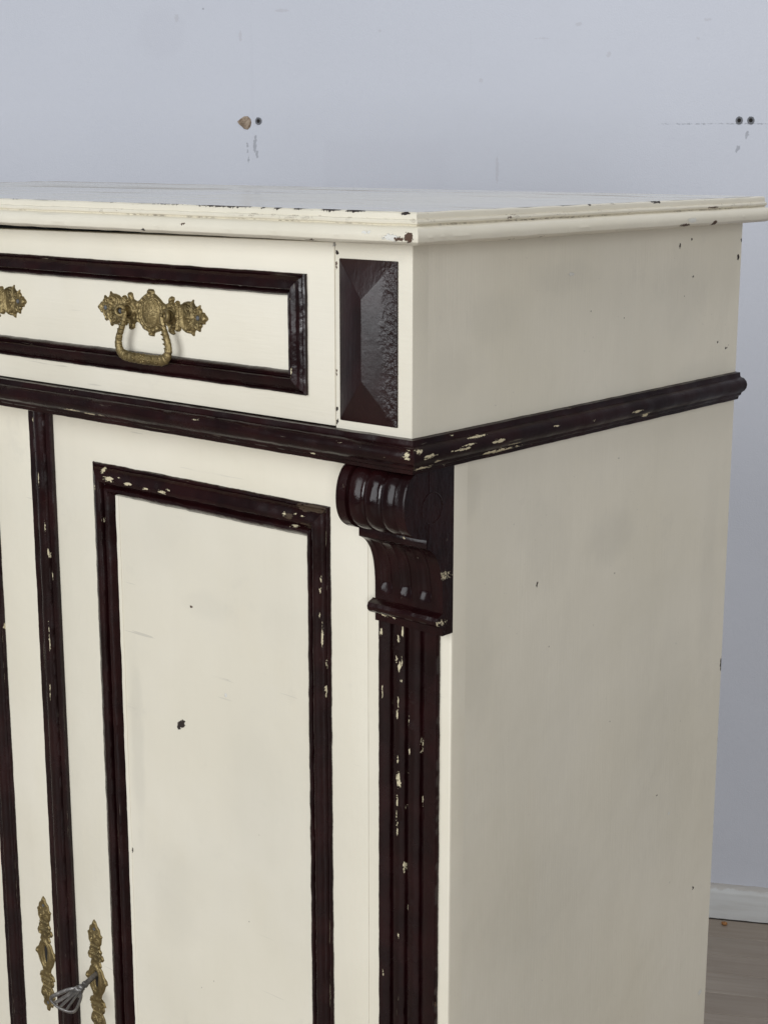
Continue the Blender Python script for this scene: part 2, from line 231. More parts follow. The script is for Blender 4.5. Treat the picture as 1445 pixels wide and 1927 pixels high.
SMUDGE = {
  'lower_side': [(0,0.2839,-.1287,0.05,0.05025,0.03039,15),(0,0.1828,-.1101,0.05,0.04913,0.05761,9),(0,0.0873,-.2016,0.05,0.02958,0.07548,10),(0,0.3931,-.3607,0.05,0.06356,0.14068,8),(0,0.1712,-.4491,0.05,0.1055,0.06952,9),(0,0.4634,-.2112,0.05,0.01954,0.17443,10),(0,0.0702,-.0542,0.05,0.02111,0.0264,14)],
  'upper_side': [(0,0.1972,0.1119,0.05,0.05638,0.01779,12),(0,0.0481,0.0467,0.05,0.0409,0.02513,10),(0,0.3888,0.0811,0.05,0.05928,0.05501,12),(0,0.102,0.0838,0.05,0.04333,0.02559,8),(0,0.4341,0.0068,0.05,0.06273,0.0156,10)],
  'panel': [(-.2895,0.051,-.198,0.04266,0.05,0.01554,8),(-.3538,0.051,-.1474,0.03005,0.05,0.04211,5),(-.1995,0.051,-.2007,0.02642,0.05,0.02998,4),(-.3471,0.051,-.5171,0.04687,0.05,0.07072,8),(-.2308,0.051,-.3718,0.05504,0.05,0.08625,6),(-.3954,0.051,-.3608,0.01133,0.05,0.11557,16)],
}

M = {}
UP = (46, 46, 3); AL = (3, 46, 46); DE = (46, 3, 46)
M['top'] = cream('cream_top_paint', CH['top'], AL, .38, 1.0, 1.0, .0, groove=.1622)
M['top_face'] = cream('cream_top_worn_paint', CH['top'], AL, .15, .0, 1.5, .62, base=(.70, .68, .61), flat=.05)
M['upper_side'] = cream('cream_side_paint', CH['upper_side'], UP, .46, .0, 2.0, smudge=SMUDGE['upper_side'])
M['lower_side'] = cream('cream_lower_side_paint', CH['lower_side'], UP, .46, .0, 3.0, smudge=SMUDGE['lower_side'])
M['front'] = cream('cream_front_paint', CH['front'], AL, .44, .0, 4.0)
M['door'] = cream('cream_door_paint', [], UP, .44, .0, 5.0)
M['panel'] = cream('cream_panel_paint', CH['panel'], UP, .44, .0, 6.0, rag=.6, smudge=SMUDGE['panel'])
M['dark_h'] = dark('maroon_gloss_paint', CH['waist_front'], (4, 60, 60), seed=1.0)
M['dark_drawer'] = dark('maroon_drawer_paint', [], (4, 60, 60), seed=1.5, wear=.7)
M['dark_s'] = dark('maroon_side_paint', CH['waist_side'], (60, 4, 60), .36, seed=2.0, spec=.16)
M['dark_door'] = dark('maroon_door_paint', CH['door'], (60, 60, 4), seed=3.0)
M['dark_door_h'] = dark('maroon_door_rail_paint', CH['door'], (4, 60, 60), seed=3.5)
M['dark_centre'] = dark('maroon_strip_paint', CH['centre'], (60, 60, 4), seed=4.0)
M['dark_corbel'] = dark('maroon_corbel_paint', CH['corbel'], (40, 40, 20), .17, .35, 5.0, spec=.28)
M['dark_pil'] = dark('maroon_pilaster_paint', CH['pilaster'], (60, 60, 4), seed=6.0)
M['dark_pyr'] = dark('maroon_blistered_paint', CH['pyramid'], (60, 60, 6), .30, 0.0, 7.0, True, .50)
M['brass'] = metal('aged_brass', (.205, .152, .066), (.285, .218, .104), .42, .80)
M['steel'] = metal('worn_steel', (.20, .19, .185), (.32, .305, .295), .48, .85, 220.0)
M['nail'] = metal('grey_nail', (.075, .078, .085), (.14, .143, .15), .68, .3, 300.0)
M['rust'] = metal('rusty_pin', (.050, .034, .024), (.12, .085, .06), .6, .5, 300.0)
s = NT('dark_inside'); M['inside'] = s.done((.012, .010, .009), .9)

# ---------------------------------------------------------------- mesh helpers
def finish(me, ang=.55):
    bm = bmesh.new(); bm.from_mesh(me)
    bmesh.ops.recalc_face_normals(bm, faces=bm.faces)
    for f in bm.faces: f.smooth = True
    for e in bm.edges: e.smooth = not (len(e.link_faces) == 2 and e.calc_face_angle(0) > ang) 
    bm.to_mesh(me); bm.free(); return me
class MB:
    def __init__(s): s.v = []; s.f = []; s.mi = []
    def add(s, vs, fs, mi=0):
        o = len(s.v); s.v += [tuple(v) for v in vs]; s.f += [tuple(i + o for i in f) for f in fs]; s.mi += [mi] * len(fs)
    def mesh(s, name, ang=.55):
        me = bpy.data.meshes.new(name); me.from_pydata(s.v, [], s.f)
        for p, i in zip(me.polygons, s.mi): p.material_index = i
        return finish(me, ang)
    def box(s, x0, x1, y0, y1, z0, z1, b=0.0, seg=2, mi=0):
        bm = bmesh.new(); bmesh.ops.create_cube(bm, size=1.0)
        for v in bm.verts: v.co = ((x0+x1)/2 + v.co.x*(x1-x0), (y0+y1)/2 + v.co.y*(y1-y0), (z0+z1)/2 + v.co.z*(z1-z0))
        if b: bmesh.ops.bevel(bm, geom=list(bm.edges), offset=b, segments=seg, profile=.5, affect='EDGES')
        s.bm(bm, mi)
    def front(s, x0, x1, y0, y1, z0, z1, b, seg=3):
        bm = bmesh.new(); bmesh.ops.create_cube(bm, size=1.0)
        for v in bm.verts: v.co = ((x0+x1)/2 + v.co.x*(x1-x0), (y0+y1)/2 + v.co.y*(y1-y0), (z0+z1)/2 + v.co.z*(z1-z0))
        bmesh.ops.bevel(bm, geom=[e for e in bm.edges if all(abs(v.co.y - y0) < 1e-6 for v in e.verts)], offset=b, segments=seg, profile=.5, affect='EDGES')
        s.bm(bm)
    def bm(s, bm, mi=0):
        bm.verts.ensure_lookup_table(); bm.verts.index_update()
        s.add([v.co.copy() for v in bm.verts], [[v.index for v in f.verts] for f in bm.faces], mi); bm.free()
    def grid(s, rows, close=False, mi=0, caps=True):
        n = len(rows[0]); vs = [p for r in rows for p in r]; fs = []
        m = n if close else n - 1
        for i in range(len(rows) - 1):
            for j in range(m):
                k = (j + 1) % n; fs.append((i*n + j, i*n + k, (i+1)*n + k, (i+1)*n + j))
        if caps: fs.append(tuple(range(n))[::-1]); fs.append(tuple((len(rows)-1)*n + j for j in range(n)))
        s.add(vs, fs, mi)
    def sweep(s, A, L, U, N, length, prof, m0=0.0, m1=0.0, seg=80, jit=.00022, mi=0, seed=0.0):
        """run a moulding profile (u across, h proud) along L, with mitred ends"""
        A, L, U, N = map(Vector, (A, L, U, N)); rows = []
        hm = max(h for u, h in prof) or 1
        for i in range(seg + 1):
            t = i / seg; r = []
            for (u, h) in prof:
                a = m0 * u; b = length - m1 * u; x = a + (b - a) * t
                p = A + L * x + U * u + N * h
                j = noise.noise((p + Vector((seed,) * 3)) * 55) * jit * 1.6 + noise.noise((p + Vector((seed + 5,) * 3)) * 260) * jit
                k = noise.noise((p + Vector((seed + 9,) * 3)) * 70) * jit * .8
                r.append(p + U * j + N * (k if h > 0 else 0))
            rows.append(r)
        s.grid(rows, close=True, mi=mi)
    def lathe(s, A, axis, prof, n=20, mi=0):
        A = Vector(A); ax = Vector(axis).normalized(); u = ax.orthogonal().normalized(); w = ax.cross(u); rows = []
        for (t, r) in prof: rows.append([A + ax*t + (u*math.cos(2*math.pi*k/n) + w*math.sin(2*math.pi*k/n))*r for k in range(n)])
        s.grid(rows, close=True, mi=mi)
    def tube(s, pts, rad, n=12, flat=None, mi=0, closed=False):
        pts = [Vector(p) for p in pts]; rows = []; up = None
        for i, p in enumerate(pts):
            a = pts[(i-1) % len(pts)] if (closed or i) else pts[0]; b = pts[(i+1) % len(pts)] if (closed or i < len(pts)-1) else pts[-1]
            t = (b - a).normalized()
            if up is None: up = t.cross(Vector((0, 1, 0))); up = up.normalized() if up.length > .1 else t.orthogonal().normalized()
            up = (up - t*up.dot(t)).normalized(); w = t.cross(up); r = rad[i] if isinstance(rad, list) else rad
            ru, rw = r if isinstance(r, tuple) else (r, r)
            rows.append([p + up*math.cos(2*math.pi*k/n)*ru + w*math.sin(2*math.pi*k/n)*rw for k in range(n)])
        if closed: rows.append(rows[0])
        s.grid(rows, close=True, mi=mi, caps=not closed)
def link(name, mesh, mats, parent=None, loc=None):
    o = bpy.data.objects.new(name, mesh); COL.objects.link(o)
    for m in (mats if isinstance(mats, (list, tuple)) else [mats]):
        if m.name not in [x.name for x in mesh.materials]: mesh.materials.append(m)
    if parent is not None: o.parent = parent
    if loc is not None: o.location = loc
    return o
def tag(o, label=None, cat=None, group=None, kind=None):
    for k, v in (('label', label), ('category', cat), ('group', group), ('kind', kind)):
        if v: o[k] = v
    return o
def catmull(pts, n=8):
    pts = [Vector(p) for p in pts]; out = []
    for i in range(len(pts) - 1):
        p0 = pts[max(i-1, 0)]; p1 = pts[i]; p2 = pts[i+1]; p3 = pts[min(i+2, len(pts)-1)]
        for k in range(n):
            t = k / n
            out.append(.5*((2*p1) + (p2-p0)*t + (2*p0-5*p1+4*p2-p3)*t*t + (3*p1-p0-3*p2+p3)*t**3))
    return out + [pts[-1]]

# ================================================================ SETTING
XM = -0.522                                  # middle of the cabinet
WL = -1.044                                  # its left side
DP = 0.500                                   # its depth
LF = 0.0509                                  # set-back of the lower front
wall_a = Vector((-0.4948, 1.4101, 0)); wdir = Vector((.87782, .47899, 0)); wnor = Vector((.47899, -.87782, 0))   # wall line and its face normal
wang = math.atan2(wdir.y, wdir.x)

s = NT('white_wall_paint')
big = s.noise(1.6, 3.0, .5); roll = s.noise(420.0, 2.0, .5)
col = s.mix(s.ramp(big, .3, .7), (.560, .580, .645), (.585, .605, .672))
col = s.mix(s.math('MULTIPLY', s.ramp(s.noise(7.0, 4.0, .65, off=2.0), .55, .75), .10), col, (.46, .47, .52))
def soft(cx, cz, rx, rz, lo, hi):
    d = s.vec('MULTIPLY_ADD', s.P, (1/rx, 0, 1/rz), (-cx/rx, 0, -cz/rz)); return s.ramp(s.vec('LENGTH', d), lo, hi, 1.0, 0.0)
sep = s.n('ShaderNodeSeparateXYZ'); s.put(sep.inputs[0], s.P)
col = s.mix(s.math('MULTIPLY', soft(-.965, .405, .045, .045, .6, 1.15), .09), col, (.40, .40, .46))      # rubbed patch
bxm = s.math('MULTIPLY', s.ramp(sep.outputs[0], -.690, -.680), s.ramp(sep.outputs[0], -.49, -.46, 1.0, 0.0))
bxm = s.math('MULTIPLY', bxm, s.ramp(sep.outputs[2], .218, .240, 1.0, 0.0))
col = s.mix(s.math('MULTIPLY', bxm, .07), col, (.40, .40, .46))                                           # touched-up square
m0 = s.chips([c for c in CH['wall'] if c[6] == 0], .8, 300.0, cell=380.0); m1 = s.chips([c for c in CH['wall'] if c[6] == 1], .7, 260.0, cell=380.0); m2 = s.chips([c for c in CH['wall'] if c[6] == 2], .9, 200.0)
col = s.mix(s.math('MULTIPLY', m2, .05), col, (.36, .37, .43))
col = s.mix(s.math('MULTIPLY', m1, .22), col, (.34, .31, .32))
col = s.mix(s.math('MULTIPLY', m0, .55), col, (.22, .23, .26))
nrm = s.bump(roll, .0012, .35); nrm = s.bump(s.noise(9.0, 3.0), .006, .25, nrm)
M['wall'] = s.done(col, .62, nrm, spec=.35)

wall = MB(); wall.box(-6, 5, 0, .15, -Z0 - .02, 1.7)
wall = link('back_wall', wall.mesh('back_wall'), M['wall'], None, (wall_a.x, wall_a.y, Z0)); wall.rotation_euler = (0, 0, wang)
tag(wall, 'pale bluish white plaster wall behind the cabinet, scuffed and drilled', None, None, 'structure')
# skirting board
s = NT('skirting_paint')
col = s.mix(s.ramp(s.noise(1.0, 4.0, .6, stretch=(6, 60, 60)), .4, .7), (.60, .61, .61), (.53, .53, .52))
sep = s.n('ShaderNodeSeparateXYZ'); s.put(sep.inputs[0], s.P)
dz = s.math('ADD', sep.outputs[2], s.math('MULTIPLY', s.noise(60.0, 4.0, .7, off=2), .012))
col = s.mix(s.math('MULTIPLY', s.ramp(dz, -1.039, -1.035), .6), col, (.40, .36, .32))                     # dust line along the top
M['skirt'] = s.done(col, .5, s.bump(s.noise(80.0, 3.0), .001, .4), spec=.4)
sk = MB(); sk.sweep((-5.9, 0, -Z0 + .002), (1, 0, 0), (0, 0, 1), (0, -1, 0), 10.8, [(0, -.001), (0, .013), (.046, .013), (.053, .011), (.0585, .006), (.0605, -.001)], seg=900, jit=.0005)
link('skirting_board', sk.mesh('skirting_board'), M['skirt'], wall)
# wall plugs left in their holes
s = NT('grey_plug_plastic'); M['plug'] = s.done((.135, .14, .155), .6)
def plug(u, z, k):
    b = MB(); n = 22; rows = []
    for (t, r) in ((.0, .0056), (-.0009, .0056), (-.0014, .0048), (-.0012, .0031), (-.0002, .0027)):
        rows.append([(u + math.cos(6.2832*i/n)*r*(1+.22*noise.noise((i*.9, k, 0))), t, z + math.sin(6.2832*i/n)*r*(1.1+.25*noise.noise((i*.8, k, 5)))) for i in range(n)])
    b.grid(rows, close=True, caps=False)
    hole = MB(); hole.lathe((u, -.0004, z), (0, -1, 0), [(0, .0030), (.00015, .0030)], 18)
    o = link('wall_plug', b.mesh('wall_plug'), M['plug'], wall)
    link('hole', hole.mesh('hole'), M['inside'], o)
plug(-.7984, .2606, 1); plug(-.0121, .2590, 2); plug(.0058, .2590, 3)
# crumbled filler beside the left plug
s = NT('brown_filler'); col = s.mix(s.ramp(s.noise(140.0, 4.0, .6), .4, .65), (.20, .145, .10), (.40, .315, .24))
M['filler'] = s.done(col, .85, s.bump(s.noise(300.0, 4.0, .6), .002, .8))
fil = [(447,229),(452,224),(460,219),(467,219),(472,224),(474,231),(471,239),(466,244),(460,243),(455,238),(450,234)]
fo = [(-.8232 + (x - 460)*.00093, .2581 - (y - 231)*.00088) for x, y in fil]
b = MB(); rows = []
for t, k in ((0.0, 1.0), (-.0012, .97), (-.0020, .8), (-.0012, .55), (-.0020, .3), (-.0016, .05)):
    rows.append([(-.8225 + (x + .8225)*k*(1+.1*noise.noise((i*.7, k*5, 2))), t - .0008*noise.noise((i*1.3, k*7, 1)), .2578 + (z - .2578)*k) for i, (x, z) in enumerate(fo)])
b.grid(rows, close=True); link('plaster_chip', b.mesh('plaster_chip', .3), M['filler'], wall)

# floor: worn three-strip laminate, strips parallel to the wall
def lam(name, seed):
    s = NT(name)
    g = s.noise(1.0, 5.0, .65, stretch=(5, 90, 90), off=seed); g2 = s.noise(3.0, 3.0, off=seed * 2)
    col = s.mix(s.ramp(g, .3, .72), (.325, .270, .218), (.405, .348, .292))
    col = s.mix(s.math('MULTIPLY', s.ramp(g2, .4, .7), .4), col, (.25, .215, .18))
    oi = s.n('ShaderNodeObjectInfo'); col = s.mix(s.math('MULTIPLY', oi.outputs['Random'], .35), col, (.225, .175, .135))
    kn = s.ramp(s.noise(16.0, 3.0, .6, stretch=(1, 2.2, 1), off=seed+4), .70, .76); col = s.mix(s.math('MULTIPLY', kn, .5), col, (.10, .075, .055))
    return s.done(col, s.ramp(g, .3, .7, .42, .55), s.bump(g, .0006, .5), spec=.4)
M['plank'] = lam('laminate_strip', 1.0)
fl = MB(); fl.box(-5, 5, -6, .15, -.05, -.004)
floor = link('floor', fl.mesh('floor'), M['plank'], None, (wall_a.x, wall_a.y, 0)); floor.rotation_euler = (0, 0, wang)
tag(floor, 'worn grey-brown laminate floor at the foot of the wall', None, None, 'structure')
pm = MB(); pm.box(0, .598, 0, .0632, -.004, .0, .0006, 1); pm = pm.mesh('plank')
for r in range(9):
    for k in range(3):
        o = link('plank', pm, M['plank'], floor, (-.72 + k*.6 + (r*.37 % .6) - .25, -.013 - .0640*(r + 1), 0))
# a crumb of wood by the skirting
b = MB(); bm = bmesh.new(); bmesh.ops.create_icosphere(bm, subdivisions=2, radius=.0045)
for v in bm.verts: v.co = Vector((v.co.x*1.3, v.co.y, v.co.z*.7 + .003)) * (1 + .3*noise.noise(v.co*400))
b.bm(bm); s = NT('orange_wood_crumb'); M['crumb'] = s.done((.33, .15, .05), .7)
cp = wall_a + wdir*.028 + wnor*.032
tag(link('wood_crumb', b.mesh('wood_crumb'), M['crumb'], None, (cp.x, cp.y, 0)), 'tiny orange brown crumb on the floor by the skirting', 'crumb')

# ================================================================ CABINET
cab = bpy.data.objects.new('cabinet', None); COL.objects.link(cab); cab.location = (XM, .25, 0)
tag(cab, 'old cream painted wooden cabinet with dark maroon mouldings, one drawer and two doors', 'cabinet')
OFF = Vector((0, 0, Z0)) - cab.location
def part(name, mb, mat, parent=None, ang=.55):
    me = mb.mesh(name, ang) if isinstance(mb, MB) else mb
    if parent is None: return link(name, me, mat, cab, OFF)
    return link(name, me, mat, parent)
FX, FZ, FN = (1, 0, 0), (0, 0, 1), (0, -1, 0)

# ---- top board with its moulded rim
def rim(prof, ex=0.0):
    rows = []
    corners = lambda e: [Vector((e, DP, 0)), Vector((e, -e, 0)), Vector((WL - e, -e, 0)), Vector((WL - e, DP, 0))]
    path = []
    for a, (k, nseg) in enumerate(((0, 110), (1, 220), (2, 60))):
        for i in range(nseg + (1 if k == 2 else 0)): path.append((k, i / nseg))
    for (k, t) in path:
        r = []
        for (e, z) in prof:
            c = corners(e); p = c[k].lerp(c[k+1], t); p.z = z
            w = Vector(((e > 0) * 1.0, 0, 0))
            n1 = noise.noise(p*45)*.00045 + noise.noise(p*180)*.00028
            d = Vector((1, 0, 0)) if k == 0 else Vector((0, -1, 0)) if k == 1 else Vector((-1, 0, 0))
            if 0 < t < 1: p += d*n1 + Vector((0, 0, noise.noise(p*50 + Vector((3, 3, 3)))*.00038))
            r.append(p)
        rows.append(r)
    return rows
tp = [(-.02, .1480), (.0235, .1478), (.0268, .1486), (.0292, .1506), (.0302, .1538), (.0297, .1568), (.0280, .1594), (.0258, .1610), (.0232, .1617),
      (.0226, .1622), (.0246, .1634), (.0250, .1648), (.0243, .1660), (.0226, .1664), (.0226, .1690), (.0221, .1706), (.0206, .1716)]
b = MB(); b.grid(rim(tp), caps=False); tb = part('top_board', b, M['top'], None, .5)
b = MB(); nx, ny = 90, 46; e = .0207
rows = []
for j in range(ny + 1):
    y = -e + (DP + e)*j/ny; rows.append([(WL - e + (2*e - WL)*i/nx, y, .1716 + noise.noise((i*.3, j*.3, 4))*.00025*(0 < i < nx and 0 < j < ny)) for i in range(nx + 1)])
b.grid(rows, caps=False)
b.add([(WL - e, DP, .1716), (e, DP, .1716), (e, DP, .148), (WL - e, DP, .148)], [(0, 1, 2, 3)])
part('top_surface', b, M['top_face'], tb)

# ---- carcase (closed body behind drawer, doors and frame)
b = MB()
b.box(WL + .018, -.018, .022, DP - .01, -.02, .1440); b.box(WL + .018, -.018, LF + .018, DP - .01, -1.05, -.02)
part('carcase', b, M['inside'])
b = MB(); b.box(WL + .001, -.001, DP - .0099, DP - .001, -1.06, .1478); part('back_panel', b, M['door'])
# side panels: upper and lower, each a board with softened edges
b = MB(); b.box(-.018, 0, .0186, DP, -.004, .1479); part('side_panel', b, M['upper_side'])
b = MB(); b.box(-.018, 0, LF + .0186, DP, -Z0 + .075, -.0042); part('side_panel', b, M['lower_side'])
for z0, z1, y0 in ((-.004, .1479, .0185), (-Z0 + .075, -.0042, LF + .0185)):
    b = MB(); b.box(WL, WL + .018, y0, DP, z0, z1, .0012); part('side_panel', b, M['lower_side'])
# underside of the jutting drawer section
b = MB(); b.box(WL + .004, -.004, .006, LF + .03, -.0262, -.0045); part('drawer_rail', b, M['front'])

# ---- corner blocks with faceted panels
def pyramid(x0, x1, z0, z1, cx, ca, cb, t):
    b = MB(); bm = bmesh.new(); h0 = .0016
    rows = []
    rect = [(x0, z0), (x1, z0), (x1, z1), (x0, z1)]
    vs = [(x, .001, z) for x, z in rect] + [(x, -h0, z) for x, z in rect] + [(cx, -t, ca), (cx, -t, cb)]
    fs = [(0, 1, 5, 4), (1, 2, 6, 5), (2, 3, 7, 6), (3, 0, 4, 7), (4, 5, 8), (5, 6, 9, 8), (6, 7, 9), (7, 4, 8, 9)]
    V = [bm.verts.new(v) for v in vs]
    for f in fs: bm.faces.new([V[i] for i in f])
    bmesh.ops.bevel(bm, geom=[e for e in bm.edges if not e.is_boundary], offset=.0006, segments=2, profile=.5, affect='EDGES')
    b.bm(bm); return b
b = MB(); b.front(-.0788, 0, 0, .0186, -.004, .1479, .0011)
cb = part('corner_block', b, M['front'])
part('bevelled_panel', pyramid(-.0728, -.0140, .0072, .1338, -.0435, .0415, .1035, .0095), M['dark_pyr'], cb)
b = MB(); b.front(WL, WL + .0788, 0, .0186, -.004, .1479, .0011); cb2 = part('corner_block', b, M['front'])
part('bevelled_panel', pyramid(WL + .0140, WL + .0728, .0072, .1338, WL + .0435, .0415, .1035, .0095), M['dark_pyr'], cb2)

# ---- drawer
b = MB(); x0, x1 = WL + .0796, -.0796
bm = bmesh.new(); bmesh.ops.create_cube(bm, size=1.0)
for v in bm.verts:
    v.co = ((x0+x1)/2 + v.co.x*(x1-x0), .0003 + .009 + v.co.y*.018, (.0012 if v.co.z < 0 else (.1458 if v.co.x > 0 else .1385)))
bmesh.ops.bevel(bm, geom=list(bm.edges), offset=.0011, segments=2, profile=.5, affect='EDGES'); b.bm(bm)
drawer = part('drawer', b, M['front'])
dp = [(0, -.001), (0, .0026), (.0010, .0035), (.0018, .0035), (.0024, .0026), (.0040, .0045), (.0070, .0062), (.0100, .0071), (.0122, .0072), (.0132, .0060), (.0137, .0032), (.0145, .0028), (.0152, .0046), (.0164, .0051), (.0174, .0040), (.0181, .0018), (.0184, -.001)]
ox0, ox1, oz0, oz1 = -.9352, -.1088, .0233, .1200
L = ox1 - ox0; Hh = oz1 - oz0
b = MB(); b.sweep((ox0, 0, oz1), FX, (0, 0, -1), FN, L, dp, 1, 1, 260, seed=1); part('moulding', b, M['dark_drawer'], drawer)
b = MB(); b.sweep((ox0, 0, oz0), FX, FZ, FN, L, dp, 1, 1, 260, seed=2); part('moulding', b, M['dark_drawer'], drawer)
M['dark_drawer_v'] = dark('maroon_drawer_upright_paint', [(-.1215, -.004, .0425, .0018, .007, .0035, 0), (-.121, -.004, .1005, .0012, .007, .0022, 0)], (60, 60, 4), seed=2.5, wear=.4)
b = MB(); b.sweep((ox1, 0, oz0), FZ, (-1, 0, 0), FN, Hh, dp, 1, 1, 50, seed=3); part('moulding', b, M['dark_drawer_v'], drawer)
b = MB(); b.sweep((ox0, 0, oz0), FZ, FX, FN, Hh, dp, 1, 1, 50, seed=4); part('moulding', b, M['dark_drawer_v'], drawer)

# ---- waist moulding under the drawer, mitred round the corner
wp = [(.0005, -.002), (0, .0052), (-.0035, .0056), (-.0044, .0062), (-.0052, .0095), (-.0080, .0126), (-.0112, .0136), (-.0148, .0130), (-.0178, .0108), (-.0192, .0086),
      (-.0200, .0078), (-.0212, .0076), (-.0224, .0070), (-.0236, .0050), (-.0266, .0044), (-.0272, .0030), (-.0272, -.004)]
def band(name, A, Ld, N, length, e0, e1, seg, mat, seed):
    A, Ld, N = map(Vector, (A, Ld, N)); rows = []
    for i in range(seg + 1):
        t = i/seg; r = []
        for (z, h) in wp:
            a = -e0*h; c = length + e1*h; p = A + Ld*(a + (c-a)*t) + N*h + Vector((0, 0, z))
            p += N*noise.noise(p*70 + Vector((seed,)*3))*.0003 + Vector((0, 0, noise.noise(p*60 + Vector((seed+4,)*3))*.0003 + noise.noise(p*260)*.00012)); r.append(p)
        rows.append(r)
    b = MB(); b.grid(rows, close=True); return part(name, b, mat)
band('waist_moulding', (WL, 0, 0), FX, FN, -WL, 1, 1, 320, M['dark_h'], 1)
band('waist_moulding', (0, 0, 0), (0, 1, 0), (1, 0, 0), DP, 1, 0, 160, M['dark_s'], 2)
band('waist_moulding', (WL, 0, 0), (0, 1, 0), (-1, 0, 0), DP, 1, 0, 60, M['dark_s'], 3)

# ---- lower front: stiles, doors
ZB = -Z0 + .075
b = MB(); b.front(-.0950, 0, LF, LF + .0186, ZB, -.0262, .0026, 3)
b.sweep((-.0874, LF, ZB + .012), FZ, FX, FN, -.0290 - ZB - .012, [(0, -.001), (0, .0026), (.0010, .0026), (.0100, .0002), (.0104, -.001)], 0, 0, 200, .00012, seed=17); st = part('stile', b, M['door'])
b = MB(); b.front(WL, WL + .0950, LF, LF + .0186, ZB, -.0262, .0026, 3); part('stile', b, M['door'])
b = MB(); b.box(WL - .006, .006, LF - .008, DP, -Z0 + .0005, ZB - .0005, .003); part('plinth', b, M['door'])
DF = .0480; PN = .0512                    # door face, door panel face
mp_top = [(0, -.001), (0, .0014), (.0010, .0027), (.0023, .0031), (.0030, .0023), (.0042, .0044), (.0066, .0062), (.0098, .0076), (.0130, .0083), (.0156, .0082), (.0174, .0073), (.0184, .0056), (.0190, .0024), (.0204, .0018), (.0214, .0044), (.0230, .0059), (.0250, .0061), (.0268, .0050), (.0280, .0030), (.0300, 0), (.0315, -.005)]
def scl(k): return [(u*k, h) for u, h in mp_top]
def door(x0, x1, mir):
    z0, z1 = ZB + .012, -.0290
    mx = (lambda x: 2*XM - x) if mir else (lambda x: x)
    a0, a1, c1, c0 = -.4425, -.1297, -.0800, z0 + .052      # outer lines of the moulding frame
    ix0, ix1 = sorted((mx(a0 + .012), mx(a1 - .012))); iz0, iz1 = c0 + .012, c1 - .012
    bm = bmesh.new()
    for (p0, p1, q0, q1) in ((x0, x1, z0, z1),): bmesh.ops.create_cube(bm, size=1.0)
    for v in bm.verts: v.co = ((x0+x1)/2 + v.co.x*(x1-x0), DF + .009 + v.co.y*.018, (z0+z1)/2 + v.co.z*(z1-z0))
    front = [f for f in bm.faces if f.normal.y < -.9][0]
    bmesh.ops.bevel(bm, geom=list(front.edges), offset=.0005, segments=2, profile=.5, affect='EDGES')
    front = max(bm.faces, key=lambda f: (-f.calc_center_median().y, f.calc_area()))
    front = [f for f in bm.faces if f.normal.y < -.99 and f.calc_area() > .05][0]
    r = bmesh.ops.inset_region(bm, faces=[front], thickness=.01, depth=0)
    for v in front.verts:
        v.co.x = ix0 if v.co.x < (x0+x1)/2 else ix1; v.co.z = iz0 if v.co.z < (z0+z1)/2 else iz1
    bmesh.ops.delete(bm, geom=[front], context='FACES')
    b = MB(); b.bm(bm); d = part('door', b, M['door'])
    b = MB(); b.box(ix0 - .004, ix1 + .004, PN, PN + .004, iz0 - .004, iz1 + .004); part('panel', b, M['panel'], d)
    L = a1 - a0; Hh = c1 - c0; sd = 3 if mir else 0
    kl, kr = .92, .86
    X = lambda x: mx(x)
    sx = -1 if mir else 1
    tp = mp_top
    b = MB(); b.sweep((X(a0), DF, c1), (sx, 0, 0), (0, 0, -1), FN, L, tp, kl, kr, 130, .00036, seed=5+sd); part('moulding', b, M['dark_door_h'], d)
    b = MB(); b.sweep((X(a0), DF, c0), (sx, 0, 0), FZ, FN, L, tp, kl, kr, 60, .0003, seed=6+sd); part('moulding', b, M['dark_door_h'], d)
    b = MB(); b.sweep((X(a0), DF, c0), FZ, (sx, 0, 0), FN, Hh, scl(kl), 1/kl, 1/kl, 300, .00036, seed=7+sd); part('moulding', b, M['dark_door'], d)
    b = MB(); b.sweep((X(a1), DF, c0), FZ, (-sx, 0, 0), FN, Hh, scl(kr), 1/kr, 1/kr, 300, .00036, seed=8+sd); part('moulding', b, M['dark_door'], d)
    # cream fillet left showing between moulding and panel
    b = MB(); xx = a0 + .0315*kl - .0006
    b.sweep((X(xx), PN, c0 + .03), FZ, (sx, 0, 0), FN, Hh - .06, [(0, -.001), (0, .0016), (.0016, .0014), (.0034, .0004), (.0036, -.001)], 0, 0, 200, .0003, seed=9+sd); part('fillet', b, M['panel'], d)
    return d
door_r = door(-.5040, -.0876, False)
door_l = door(WL + .0876, -.5400, True)
# centre strip covering the gap of the doors
cp = [(0, -.002), (0, .0034), (.0010, .0042), (.0080, .0046), (.0092, .0030), (.0106, .0048), (.0122, .0066), (.0150, .0078), (.0200, .0082), (.0240, .0074), (.0262, .0058), (.0272, .0034), (.0284, .0044), (.0340, .0042), (.0350, .0032), (.0352, -.002)]
b = MB(); b.sweep((-.5388, DF, ZB + .012), FZ, FX, FN, -.0290 - ZB - .012, cp, 0, 0, 300, .00028, seed=11); part('centre_strip', b, M['dark_centre'])

# ---- reeded pilaster and scroll corbel on the corner stile
pp = [(0, -.001), (0, .0036), (.0006, .0042), (.0116, .0042), (.0124, .0036), (.0132, .0006), (.0160, .0006), (.0168, .0036), (.0176, .0042), (.0280, .0042), (.0288, .0036), (.0296, .0006), (.0324, .0006), (.0332, .0036),
      (.0340, .0042), (.0442, .0042), (.0450, .0036), (.0458, .0006), (.0490, .0006), (.0498, .0036), (.0506, .0042), (.0626, .0042), (.0634, .0034), (.0638, -.001)]
b = MB(); b.sweep((-.0751, LF, ZB), FZ, FX, FN, -.158 - ZB, pp, 0, 0, 300, .00028, seed=13); pil = part('pilaster', b, M['dark_pil'], None, .7)

